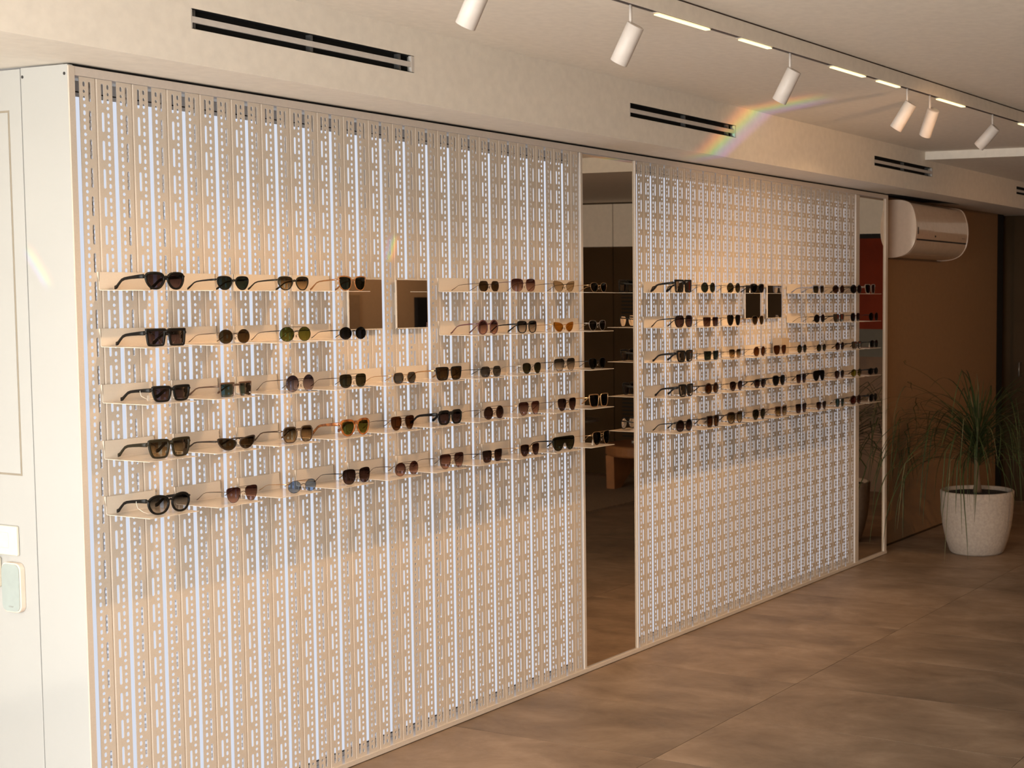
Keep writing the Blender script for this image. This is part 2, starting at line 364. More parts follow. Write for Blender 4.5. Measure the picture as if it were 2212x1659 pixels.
def make_strip(side):
    # side -1: strip left of the seam, +1: right of the seam ; local x=0 is the seam
    e = .0531; rr = .0036
    if side < 0: fm = flange(-e, -.0004-rr, -.0385, -.0205, 1)
    else: fm = flange(.0004+rr, e, .0385, .0205, -1)
    bm = bmesh.new()
    me = fm.copy(); me.transform(Matrix.Rotation(PI/2, 4, 'X')); bm.from_mesh(me)
    # return flange going back from the seam (x = distance from corner)
    bf = flange(rr, .034, .0245, .0135, -1)
    A = Matrix(((0, 0, 1, side*.0014), (1, 0, 0, .0), (0, 1, 0, 0), (0, 0, 0, 1)))
    bf.transform(A); bm.from_mesh(bf)
    # rounded corner
    seg = 4; z1 = 2.262
    for rad, flip in ((rr+.001, 0), (max(rr-.001, .001), 1)):
        prev = None
        for k in range(seg+1):
            a = PI/2*k/seg
            x = side*(rr+.0004-rad*math.sin(a)); y = rr-rad*math.cos(a)+.0
            v = (bm.verts.new((x, y, 0)), bm.verts.new((x, y, z1)))
            if prev:
                fce = bm.faces.new((prev[0], v[0], v[1], prev[1])); fce.smooth = True
            prev = v
    bmesh.ops.recalc_face_normals(bm, faces=bm.faces)
    out = bpy.data.meshes.new('strip'); bm.to_mesh(out); bm.free(); out.materials.append(BEIGE); return out
SB = make_strip(1)
SA = SB.copy(); SA.transform(Matrix.Diagonal((-1, 1, 1, 1))); SA.flip_normals()
def panel(xoff, label, xa, xb, fa, fb):
    root = empty('perforated_display', (xoff, 0, 0)); tag(root, label, 'display panel', 'perforated display panels')
    for i in range(20):
        obj('slotted_strip', SA, None, root, (i*.12+.0585, 0, .021)); obj('slotted_strip', SB, None, root, (i*.12+.0585, 0, .021))
    # frame posts
    for (a, b) in (fa, fb):
        o = obj('frame_post', boxmesh(a-xoff, b-xoff, -.004 if a > 0 else .001, .05, .021, 2.283), BEIGE, root); bevel(o, .001)
    # backlit diffuser in its box
    obj('light_diffuser', boxmesh(xa-xoff, xb-xoff, .072, .078, .04, 2.235), LIGHTBOX, root)
    gb = mat('grey_box', (.62, .63, .66), .5)
    for (a_, b_) in ((.022, .04), (2.235, 2.280)): obj('light_box_rim', boxmesh(xa-xoff, xb-xoff, .068, .08, a_, b_), gb, root)
    obj('light_box_rim', boxmesh(xa-xoff, xb-xoff, .0505, .0675, .0185, .0208), gb, root)
    for a_ in (2.247, .036): obj('rim_joint', boxmesh(xa-xoff, xb-xoff, .066, .068, a_, a_+.003), BLACK, root)
    return root
panel(0.0, 'left perforated beige display panel of slotted strips, white light glowing behind', -.009, 2.51, (-.0105, -.0095), (2.4055, 2.4215))
panel(2.848, 'right perforated beige display panel of slotted strips, beyond the tall mirror', 2.842, 5.40, (2.831, 2.8405), (5.2565, 5.308))
fr = empty('display_wall_frame', (0, 0, 0)); tag(fr, 'beige metal frame running along the floor and ceiling round panels and mirrors', 'frame')
o = obj('top_rail', boxmesh(-.0115, 5.742, -.005, .04, 2.284, 2.309), RAIL, fr); bevel(o, .0012)
o = obj('bottom_rail', boxmesh(-.0115, 5.742, -.008, .05, .003, .021), BEIGE, fr); bevel(o, .0012)
o = obj('end_post', boxmesh(5.706, 5.742, -.005, .11, .021, 2.284), BEIGE, fr); bevel(o, .0012)
o = obj('corner_post', boxmesh(-.03, -.0118, -.006, -.0004, .003, 2.309), BEIGE, fr)
obj('shadow_gap', boxmesh(-.0115, 5.735, .012, .04, 2.309, ZS-.0005), BLACK, fr)
obj('floor_gap', boxmesh(-.0115, 5.735, .004, .04, .0002, .003), BLACK, fr)
for (a, b, lab) in ((2.4235, 2.829, 'tall floor-length mirror between the two perforated panels'), (5.3105, 5.7045, 'tall mirror at the far end beside the air conditioner')):
    m_ = empty('tall_mirror', (a, 0, 0)); tag(m_, lab, 'mirror', 'tall wall mirrors')
    obj('mirror_glass', boxmesh(.002, b-a-.002, .004, .010, .024, 2.281), MIRROR, m_)
    obj('mirror_edge', boxmesh(0, .0015, .0, .012, .022, 2.283), BLACK, m_)

# small square mirrors
for k, (a, lab) in enumerate(((.998, 'small square mirror left of the gap in left panel upper rows'), (1.234, 'small square mirror beside the first one on left panel'),
                              (3.823, 'small square mirror behind tagged sunglasses on the right panel'), (4.067, 'small square mirror, second one on the right panel'))):
    m_ = empty('square_mirror', (a, -.027, 1.546)); tag(m_, lab, 'mirror', 'small square mirrors')
    wd = .164
    obj('mirror_glass', boxmesh(.004, wd-.001, -.0016, 0, .004, .176), SMIRR, m_)
    b = MB(); b.box(0, wd, 0.0, .004, 0, .180); b.box(0, .003, -.002, .0, 0, .18); b.box(0, wd, -.002, 0, 0, .003); b.box(0, wd, -.002, 0, .177, .18)
    obj('mirror_tray', b.mesh(), SHELF, m_)
    for xx in (.02, wd-.03):
        obj('mounting_hook', boxmesh(xx, xx+.008, .004, .0262, .05, .13), BEIGE, m_)

# ------------------------------------------------------------------ shelves
def shelf_meshes():
    b = MB(); w_, d = .170, .180; t_ = .0016; rr = .004
    prof = [(-d, 0), (-rr, 0)]+[(-rr+rr*math.sin(PI/2*k/4), rr-rr*math.cos(PI/2*k/4)) for k in range(1, 5)]+[(0, .052)]
    n = len(prof)
    def off(i):
        a = Vector(prof[max(i-1, 0)]); c_ = Vector(prof[min(i+1, n-1)]); tt = (c_-a).normalized(); nn = Vector((tt.y, -tt.x)); p = Vector(prof[i]); return p+nn*t_
    outer = [off(i) for i in range(n)]
    vs = []; fs = []
    for xx in (0, w_):
        for p in prof: vs.append((xx, p[0], p[1]))
        for p in outer: vs.append((xx, p[0], p[1]))
    N2 = 2*n
    for i in range(n-1):
        fs.append((i, i+1, N2+i+1, N2+i)); fs.append((n+i, N2+n+i, N2+n+i+1, n+i+1))
        fs.append((i, n+i, n+i+1, i+1)); fs.append((N2+i, N2+i+1, N2+n+i+1, N2+n+i))
    fs.append((0, N2, N2+n, n)); fs.append((n-1, 2*n-1, N2+2*n-1, N2+n-1))
    b.add(vs, fs); pl = b.mesh(); pl.materials.append(SHELF)
    hk = []
    for x in (0, w_-.0016):
        h = MB(); h.prism([(0, .024), (0, .052), (.0072, .052), (.0072, .046), (.002, .030)], x, x+.0016, 'x'); m_ = h.mesh(); m_.materials.append(SHELF); hk.append(m_)
    return pl, hk
SPL, SHK = shelf_meshes()
ORD = ['first', 'second', 'third', 'fourth', 'fifth', 'sixth', 'seventh', 'eighth', 'ninth', 'tenth']
ROWN = ['top', 'second', 'third', 'fourth', 'bottom']
ROWZ = [1.682, 1.519, 1.357, 1.194, 1.031]
shelf_y = -.0075
for pn, (bx, side) in enumerate(((.043, 'left'), (2.891, 'right'))):
    for rI, z in enumerate(ROWZ):
        n = 0
        for c_ in range(10):
            if rI < 2 and c_ in (4, 5): continue
            sh = empty('display_shelf', (bx+.2405*c_, shelf_y, z-.0008))
            tag(sh, 'thin beige folded metal shelf, %s from the left, %s row, %s panel' % (ORD[n], ROWN[rI], side), 'shelf', 'small folded shelves on the perforated panels')
            obj('shelf_plate', SPL, None, sh)
            for h in SHK: obj('hook', h, None, sh)
            n += 1
SPK = 1.0
GLASSES = [
 (1, 1, 0, 0.147, 0.133, 0.052, 'panto', 'thick', 'black', 'mauve', 'thick black rounded sunglasses with mauve lenses'),
 (1, 1, 1, 0.391, 0.118, 0.043, 'panto', 'mid', 'black', 'green', 'black rounded sunglasses with thin metal bridge and dark green lenses'),
 (1, 1, 2, 0.632, 0.129, 0.045, 'panto', 'mid', 'olive', 'brown_g', 'olive brown rounded sunglasses with brown gradient lenses'),
 (1, 1, 3, 0.889, 0.123, 0.05, 'butterfly', 'mid', 'caramel', 'green', 'caramel brown sunglasses with dark green lenses'),
 (1, 1, 6, 1.6, 0.118, 0.04, 'hex', 'wire', 'bronze', 'brown', 'hexagonal thin bronze sunglasses with brown lenses'),
 (1, 1, 7, 1.812, 0.149, 0.051, 'bigsquare', 'wire', 'plum', 'plum_g', 'oversized plum gradient square sunglasses'),
 (1, 1, 8, 2.077, 0.139, 0.045, 'cateye', 'wire', 'bronze', 'tan', 'light tan cat-eye wire sunglasses'),
 (1, 1, 9, 2.321, 0.118, 0.04, 'panto', 'wire', 'gold', 'green', 'thin light metal rounded sunglasses with dark lenses'),
 (1, 2, 0, 0.145, 0.135, 0.052, 'flatsquare', 'thick', 'black', 'mauve', 'thick black flat-top square sunglasses'),
 (1, 2, 1, 0.391, 0.118, 0.044, 'round', 'wire', 'bronze', 'brown', 'round brown sunglasses with slender bronze wire temples'),
 (1, 2, 2, 0.635, 0.126, 0.047, 'round', 'double', 'black', 'olive', 'round black double-bridge sunglasses with olive green lenses'),
 (1, 2, 3, 0.887, 0.118, 0.042, 'round', 'wire', 'black', 'black', 'round black wire sunglasses'),
 (1, 2, 6, 1.591, 0.118, 0.056, 'round', 'mid', 'plum', 'plum_g', 'oversized round plum framed sunglasses'),
 (1, 2, 7, 1.829, 0.126, 0.049, 'bigsquare', 'mid', 'black', 'grey_g', 'large square grey gradient sunglasses'),
 (1, 2, 8, 2.071, 0.133, 0.041, 'cateye', 'wire', 'gold', 'gold', 'sporty gold mirrored sunglasses'),
 (1, 2, 9, 2.309, 0.118, 0.044, 'panto', 'wire', 'silver', 'grey', 'pale silver rimmed rounded sunglasses'),
 (1, 3, 0, 0.157, 0.133, 0.048, 'square', 'thick', 'black', 'mauve', 'thick angular black sunglasses with white tag string'),
 (1, 3, 1, 0.392, 0.124, 0.045, 'flatsquare', 'brow', 'brown', 'teal', 'brown browline sunglasses with dark teal lenses'),
 (1, 3, 2, 0.65, 0.119, 0.054, 'round', 'wire', 'bronze', 'purple_g', 'large round sunglasses with purple gradient lenses'),
 (1, 3, 3, 0.883, 0.122, 0.046, 'bigsquare', 'double', 'bronze', 'olive_d', 'double-bridge squarish sunglasses with dark olive lenses'),
 (1, 3, 4, 1.133, 0.119, 0.04, 'hex', 'wire', 'gold', 'grey', 'small hexagonal gold sunglasses with grey lenses'),
 (1, 3, 5, 1.366, 0.137, 0.05, 'square', 'mid', 'black', 'brown', 'black square sunglasses with brown lenses and gold temples'),
 (1, 3, 6, 1.604, 0.123, 0.041, 'hex', 'wire', 'black', 'grey', 'small hexagonal black sunglasses'),
 (1, 3, 7, 1.856, 0.118, 0.045, 'panto', 'wire', 'silver', 'olive_d', 'rounded silver wire sunglasses with dark olive lenses'),
 (1, 3, 8, 2.076, 0.137, 0.053, 'aviator', 'double', 'black', 'grey_g', 'double-bridge aviators with clear grey gradient lenses'),
 (1, 3, 9, 2.306, 0.118, 0.046, 'panto', 'wire', 'black', 'black', 'small dark rounded sunglasses before the tall mirror'),
 (1, 4, 0, 0.146, 0.144, 0.057, 'square', 'thick', 'olive', 'brown_g', 'thick dark olive square sunglasses with brown gradient lenses'),
 (1, 4, 1, 0.391, 0.147, 0.04, 'cateye', 'mid', 'dbrown', 'brown', 'matt dark brown cat-eye oval sunglasses'),
 (1, 4, 2, 0.636, 0.125, 0.053, 'hex', 'mid', 'bronze', 'brown_g', 'hexagonal bronze sunglasses with brown gradient lenses'),
 (1, 4, 3, 0.889, 0.135, 0.058, 'panto', 'thick', 'tortoise', 'olive', 'tortoiseshell thick rounded sunglasses with green lenses'),
 (1, 4, 4, 1.118, 0.118, 0.05, 'aviator', 'double', 'bronze', 'amber', 'bronze double-bar aviators with amber brown lenses'),
 (1, 4, 5, 1.368, 0.129, 0.054, 'hex', 'thick', 'black', 'mauve', 'black rounded hexagonal sunglasses with mauve lenses'),
 (1, 4, 6, 1.618, 0.118, 0.051, 'round', 'double', 'bronze', 'brown_d', 'round double-bridge bronze sunglasses'),
 (1, 4, 7, 1.837, 0.127, 0.054, 'aviator', 'double', 'dbrown', 'plum_g', 'brown top-bar aviators with brown gradient lenses'),
 (1, 4, 8, 2.087, 0.121, 0.052, 'aviator', 'double', 'bronze', 'plum_d', 'square dark plum aviators'),
 (1, 4, 9, 2.316, 0.137, 0.057, 'square', 'mid', 'gold', 'black', 'dark square sunglasses with pale gold rims before the tall mirror'),
 (1, 5, 0, 0.14, 0.147, 0.058, 'geo', 'thick', 'black', 'grey_g', 'thick black geometric sunglasses with grey gradient lenses and tag string'),
 (1, 5, 1, 0.405, 0.119, 0.048, 'aviator', 'double', 'bronze', 'plum_g', 'double-bridge aviators with rosy plum gradient lenses'),
 (1, 5, 2, 0.649, 0.118, 0.04, 'round', 'double', 'bronze', 'blue', 'small round sunglasses with pale blue lenses'),
 (1, 5, 3, 0.891, 0.127, 0.052, 'bigsquare', 'wire', 'black', 'plum_d', 'large soft square dark plum sunglasses'),
 (1, 5, 4, 1.135, 0.118, 0.049, 'round', 'double', 'bronze', 'plum_g', 'round double-bridge sunglasses with brown gradient lenses'),
 (1, 5, 5, 1.374, 0.13, 0.056, 'aviator', 'double', 'bronze', 'plum_g', 'bronze aviators with wide brown gradient lenses'),
 (1, 5, 6, 1.606, 0.118, 0.047, 'square', 'wire', 'black', 'brown_d', 'thin dark square sunglasses'),
 (1, 5, 7, 1.838, 0.124, 0.049, 'aviator', 'wire', 'gold', 'plum_d', 'dark plum square aviators with gold rims'),
 (1, 5, 8, 2.064, 0.149, 0.06, 'shield', 'mid', 'black', 'olive_d', 'single-lens black shield sunglasses'),
 (1, 5, 9, 2.332, 0.127, 0.058, 'aviator', 'double', 'gold', 'black', 'dark aviators with white paper tag before the tall mirror'),
 (2, 1, 0, 3.007, 0.15, 0.06, 'flatsquare', 'thick', 'black', 'black', 'chunky black wraparound sunglasses with looped temple ends'),
 (2, 1, 1, 3.236, 0.136, 0.049, 'round', 'wire', 'black', 'green', 'round dark green lens sunglasses'),
 (2, 1, 2, 3.484, 0.135, 0.049, 'round', 'wire', 'black', 'olive_d', 'round dark olive lens sunglasses'),
 (2, 1, 3, 3.728, 0.143, 0.047, 'panto', 'mid', 'black', 'black', 'dark rounded sunglasses with white tag by the small mirror'),
 (2, 1, 6, 4.44, 0.15, 0.045, 'square', 'brow', 'blue', 'olive_d', 'slate blue temple square sunglasses'),
 (2, 1, 7, 4.7, 0.15, 0.047, 'round', 'wire', 'bronze', 'brown_d', 'round dark bronze sunglasses'),
 (2, 1, 8, 4.939, 0.15, 0.051, 'round', 'mid', 'black', 'black', 'round black sunglasses next to the far mirror'),
 (2, 1, 9, 5.141, 0.15, 0.056, 'square', 'mid', 'clear', 'black', 'clear framed dark sunglasses before the far mirror'),
 (2, 2, 0, 3.011, 0.15, 0.057, 'hex', 'mid', 'black', 'mauve', 'black hexagonal aviators'),
 (2, 2, 1, 3.259, 0.141, 0.045, 'flatsquare', 'wire', 'black', 'plum_d', 'small rectangular dark plum sunglasses'),
 (2, 2, 2, 3.483, 0.126, 0.054, 'aviator', 'double', 'black', 'black', 'black top-bar aviators'),
 (2, 2, 3, 3.733, 0.124, 0.047, 'panto', 'wire', 'gold', 'brown', 'brown rounded sunglasses with white tag'),
 (2, 2, 6, 4.452, 0.141, 0.046, 'round', 'wire', 'black', 'black', 'round black wire sunglasses'),
 (2, 2, 7, 4.703, 0.143, 0.046, 'square', 'mid', 'black', 'green', 'dark squarish sunglasses'),
 (2, 2, 8, 4.927, 0.13, 0.049, 'hex', 'wire', 'black', 'black', 'dark hexagonal sunglasses with pink tag'),
 (2, 2, 9, 5.19, 0.131, 0.049, 'round', 'wire', 'black', 'black', 'dark round sunglasses before the far mirror'),
 (2, 3, 0, 3.018, 0.145, 0.056, 'square', 'thick', 'black', 'plum_d', 'thick black square sunglasses with plum lenses'),
 (2, 3, 1, 3.263, 0.137, 0.044, 'flatsquare', 'wire', 'black', 'green', 'rectangular sunglasses with dark green lenses'),
 (2, 3, 2, 3.494, 0.118, 0.045, 'square', 'wire', 'bronze', 'brown_g', 'rimless square brown gradient sunglasses'),
 (2, 3, 3, 3.75, 0.125, 0.051, 'round', 'double', 'bronze', 'amber', 'round double-bridge brown sunglasses'),
 (2, 3, 4, 3.979, 0.148, 0.051, 'aviator', 'double', 'bronze', 'amber', 'amber brown aviators before a small blank card'),
 (2, 3, 5, 4.234, 0.118, 0.046, 'round', 'wire', 'black', 'olive_d', 'small round olive sunglasses'),
 (2, 3, 6, 4.475, 0.118, 0.042, 'round', 'wire', 'black', 'olive_d', 'small oval olive sunglasses'),
 (2, 3, 7, 4.715, 0.118, 0.046, 'round', 'wire', 'black', 'brown_d', 'small round dark sunglasses'),
 (2, 3, 8, 4.949, 0.131, 0.044, 'square', 'mid', 'black', 'olive_d', 'small dark square sunglasses'),
 (2, 3, 9, 5.197, 0.118, 0.046, 'round', 'mid', 'black', 'black', 'dark round sunglasses with white tag before the far mirror'),
 (2, 4, 0, 3.026, 0.129, 0.06, 'square', 'thick', 'black', 'plum_d', 'thick black square sunglasses with folded edge temples'),
 (2, 4, 1, 3.265, 0.134, 0.053, 'round', 'mid', 'dbrown', 'amber', 'round amber brown sunglasses'),
 (2, 4, 2, 3.506, 0.132, 0.048, 'panto', 'wire', 'black', 'plum_d', 'rounded dark plum sunglasses'),
 (2, 4, 3, 3.752, 0.118, 0.047, 'panto', 'mid', 'black', 'plum_d', 'dark rounded wine lens sunglasses'),
 (2, 4, 4, 3.965, 0.137, 0.056, 'panto', 'mid', 'black', 'black', 'black rounded sunglasses'),
 (2, 4, 5, 4.224, 0.118, 0.049, 'square', 'wire', 'black', 'plum_d', 'dark plum square sunglasses'),
 (2, 4, 6, 4.445, 0.135, 0.06, 'shield', 'mid', 'black', 'black', 'dark brown shield sunglasses'),
 (2, 4, 7, 4.712, 0.124, 0.047, 'panto', 'wire', 'black', 'brown_d', 'small dark rounded sunglasses'),
 (2, 4, 8, 4.946, 0.138, 0.045, 'round', 'wire', 'black', 'yellow', 'round sunglasses with yellow green lenses'),
 (2, 4, 9, 5.187, 0.138, 0.041, 'round', 'mid', 'black', 'black', 'small round black sunglasses before the far mirror'),
 (2, 5, 0, 3.009, 0.137, 0.056, 'round', 'mid', 'black', 'plum_d', 'round black sunglasses with slim drooping temples'),
 (2, 5, 1, 3.272, 0.118, 0.057, 'square', 'mid', 'dbrown', 'amber', 'amber square sunglasses'),
 (2, 5, 2, 3.495, 0.15, 0.06, 'panto', 'mid', 'dbrown', 'brown_g', 'large rounded brown gradient sunglasses'),
 (2, 5, 3, 3.744, 0.13, 0.055, 'panto', 'double', 'black', 'olive_d', 'dark double-bridge rounded sunglasses'),
 (2, 5, 4, 3.987, 0.133, 0.055, 'square', 'mid', 'brown', 'brown_g', 'brown gradient square sunglasses'),
 (2, 5, 5, 4.226, 0.135, 0.051, 'square', 'wire', 'black', 'plum_d', 'dark plum soft square sunglasses'),
 (2, 5, 6, 4.475, 0.118, 0.046, 'aviator', 'wire', 'black', 'plum_d', 'dark plum small aviators'),
 (2, 5, 7, 4.716, 0.118, 0.047, 'square', 'wire', 'silver', 'teal', 'teal lens silver sunglasses'),
 (2, 5, 8, 4.94, 0.15, 0.054, 'round', 'mid', 'dbrown', 'redbrown', 'red brown round sunglasses'),
 (2, 5, 9, 5.189, 0.118, 0.048, 'round', 'mid', 'black', 'black', 'dark sunglasses with pale tag before the far mirror'),
]

# ------------------------------------------------------------------ sunglasses
def plain(name, c, rough, metal=0, coat=0, tr=0):
    m = mat(name, c, rough, metal, coat, spec=.5 if metal or c[0] > .1 else .22, noise=(60, .10))
    if tr: m.node_tree.nodes['Principled BSDF'].inputs['Transmission Weight'].default_value = tr
    return m
FRM = {'black': plain('frame_black', (.005, .0045, .004), .38, 0, 0), 'olive': plain('frame_dark_olive', (.020, .016, .008), .38, 0, 0),
       'olive_brown': None, 'caramel': plain('frame_caramel', (.36, .15, .045), .25, 0, .3, .25), 'tortoise': plain('frame_tortoise', (.24, .065, .015), .2, 0, .4, .2),
       'brown': plain('frame_brown', (.11, .06, .035), .35, .2), 'dbrown': plain('frame_dark_brown', (.03, .02, .014), .4), 'bronze': plain('frame_bronze', (.11, .075, .05), .35, .7),
       'gold': plain('frame_gold', (.50, .30, .14), .28, .9), 'silver': plain('frame_silver', (.42, .36, .30), .28, .9), 'plum': plain('frame_plum', (.11, .04, .04), .3, 0, .3),
       'blue': plain('frame_slate_blue', (.16, .18, .25), .4), 'clear': plain('frame_clear', (.50, .40, .32), .15, 0, .3, .7)}
FRM['olivebrown'] = plain('frame_olive_brown', (.15, .085, .03), .25, 0, .3, .2)
# rounded noise for tortoiseshell
def shell(m):
    N = m.node_tree.nodes
    for n in N:
        if n.type == 'VALTORGB': n.color_ramp.elements[0].color = (.06, .012, .003, 1); n.color_ramp.elements[1].color = (.50, .17, .035, 1)
shell(FRM['tortoise'])
def lens_mat(name, top, bot, gloss=.5, diff=.25):
    m = bpy.data.materials.new('lens_'+name); m.use_nodes = True; nt = m.node_tree; N = nt.nodes; L = nt.links
    N.remove(N['Principled BSDF'])
    t = N.new('ShaderNodeTexCoord'); s_ = N.new('ShaderNodeSeparateXYZ'); L.new(t.outputs['Generated'], s_.inputs[0])
    cr = N.new('ShaderNodeValToRGB'); cr.color_ramp.elements[0].color = (*bot, 1); cr.color_ramp.elements[1].color = (*top, 1)
    cr.color_ramp.elements[0].position = .08; cr.color_ramp.elements[1].position = .82
    L.new(s_.outputs['Z'], cr.inputs[0])
    tr = N.new('ShaderNodeBsdfTransparent'); L.new(cr.outputs[0], tr.inputs[0])
    gl = N.new('ShaderNodeBsdfGlossy'); gl.inputs['Roughness'].default_value = .015; gl.inputs['Color'].default_value = (.95, .95, .95, 1)
    fr_ = N.new('ShaderNodeFresnel'); fr_.inputs[0].default_value = 1.36
    mx = N.new('ShaderNodeMixShader'); L.new(fr_.outputs[0], mx.inputs[0]); L.new(tr.outputs[0], mx.inputs[1]); L.new(gl.outputs[0], mx.inputs[2])
    L.new(mx.outputs[0], N['Material Output'].inputs[0]); return m
def sq(c, k=1.0): return tuple(min(1, x*k) for x in c)
LN = {}
for k_, top, bot in (('mauve', (.045, .028, .032), (.10, .065, .07)), ('green', (.016, .022, .018), (.03, .045, .038)), ('black', (.008, .008, .008), (.015, .014, .014)),
                     ('brown', (.045, .028, .012), (.08, .05, .022)), ('brown_g', (.045, .028, .012), (.50, .36, .20)), ('brown_d', (.03, .016, .012), (.10, .05, .04)),
                     ('plum', (.05, .02, .02), (.09, .04, .04)), ('plum_g', (.065, .022, .020), (.50, .30, .25)), ('plum_d', (.022, .009, .010), (.12, .07, .06)),
                     ('olive', (.085, .095, .018), (.16, .16, .035)), ('olive_d', (.028, .026, .012), (.06, .055, .03)), ('grey', (.07, .07, .07), (.12, .115, .11)),
                     ('grey_g', (.03, .03, .03), (.58, .52, .46)), ('purple_g', (.045, .032, .055), (.40, .32, .33)), ('tan', (.38, .28, .17), (.52, .42, .28)),
                     ('amber', (.07, .022, .006), (.12, .045, .012)), ('blue', (.22, .32, .50), (.28, .38, .56)), ('gold', (.40, .17, .02), (.30, .12, .01)),
                     ('yellow', (.15, .13, .01), (.25, .22, .03)), ('teal', (.03, .06, .055), (.08, .12, .11)), ('redbrown', (.09, .018, .010), (.14, .03, .02))):
    LN[k_] = lens_mat(k_, top, bot)
SHP = {'panto': [(-.72, .86), (0, 1), (.82, .9), (1, .45), (.93, -.15), (.55, -.82), (.05, -1), (-.5, -.85), (-.92, -.2), (-1, .35)],
       'round': [(math.cos(a*PI/6+.2), math.sin(a*PI/6+.2)) for a in range(12)],
       'square': [(-.88, .93), (-.3, 1), (.5, 1), (.96, .96), (1, .65), (.94, .1), (.80, -.58), (.58, -.93), (.2, -1), (-.35, -1), (-.64, -.92), (-.82, -.5), (-.95, .3)],
       'flatsquare': [(-.92, 1), (-.3, 1), (.4, 1), (.96, 1), (1, .88), (.96, .3), (.88, -.55), (.80, -.92), (.62, -1), (-.55, -1), (-.74, -.93), (-.85, -.5), (-.95, .4), (-1, .85)],
       'hex': [(-.62, .98), (.1, 1), (.66, .95), (.86, .6), (1, .1), (.82, -.55), (.55, -.95), (0, -1), (-.5, -.97), (-.82, -.55), (-1, .1), (-.84, .65)],
       'bigsquare': [(-.78, .9), (.1, 1), (.84, .92), (1, .5), (.98, -.1), (.75, -.75), (.25, -1), (-.4, -1), (-.86, -.62), (-1, .1), (-.95, .6)],
       'cateye': [(-.88, .45), (-.4, .8), (.3, .95), (.95, 1), (1, .55), (.72, -.35), (.25, -.88), (-.3, -1), (-.75, -.65), (-1, -.05)],
       'aviator': [(-.86, .9), (.0, 1), (.75, .97), (1, .75), (.98, .2), (.8, -.45), (.4, -.95), (-.1, -1), (-.55, -.8), (-.86, -.2), (-1, .4)],
       'butterfly': [(-.9, .75), (-.2, 1), (.6, 1), (1, .85), (.95, .2), (.8, -.5), (.4, -.95), (-.15, -1), (-.65, -.75), (-.92, -.1)],
       'geo': [(-.68, .8), (.1, 1), (.7, .82), (.98, .4), (.97, -.15), (.72, -.7), (.3, -1), (-.3, -1), (-.78, -.68), (-1, -.05), (-.93, .45)]}
def chaikin(P, it=2):
    for _ in range(it):
        Q = []
        for i in range(len(P)):
            a, b = P[i], P[(i+1) % len(P)]
            Q += [(a[0]*.75+b[0]*.25, a[1]*.75+b[1]*.25), (a[0]*.25+b[0]*.75, a[1]*.25+b[1]*.75)]
        P = Q
    return P
def wrap(x): return 0.0055*(x/.07)**2
def norm_shape(name, A, B):
    P = chaikin(SHP[name], 2); xs = [p[0] for p in P]; ys = [p[1] for p in P]
    sx_ = 2/(max(xs)-min(xs)); sy_ = 2/(max(ys)-min(ys)); mx_ = (max(xs)+min(xs))/2; my_ = (max(ys)+min(ys))/2
    P = [((p[0]-mx_)*sx_*A, (p[1]-my_)*sy_*B) for p in P]
    ar = sum(P[i][0]*P[(i+1) % len(P)][1]-P[(i+1) % len(P)][0]*P[i][1] for i in range(len(P)))
    if ar < 0: P.reverse()
    return P
def inset(P, top, bot, side):
    out = []; n = len(P); B = max(p[1] for p in P)
    for i in range(n):
        a, b = Vector(P[i-1]), Vector(P[(i+1) % n]); t_ = (b-a).normalized(); nn = Vector((-t_.y, t_.x))
        y = P[i][1]/B; k = side+(top-side)*max(0, y)**1.5+(bot-side)*max(0, -y)**1.5
        q = Vector(P[i])+nn*k; out.append((q.x, q.y))
    return out
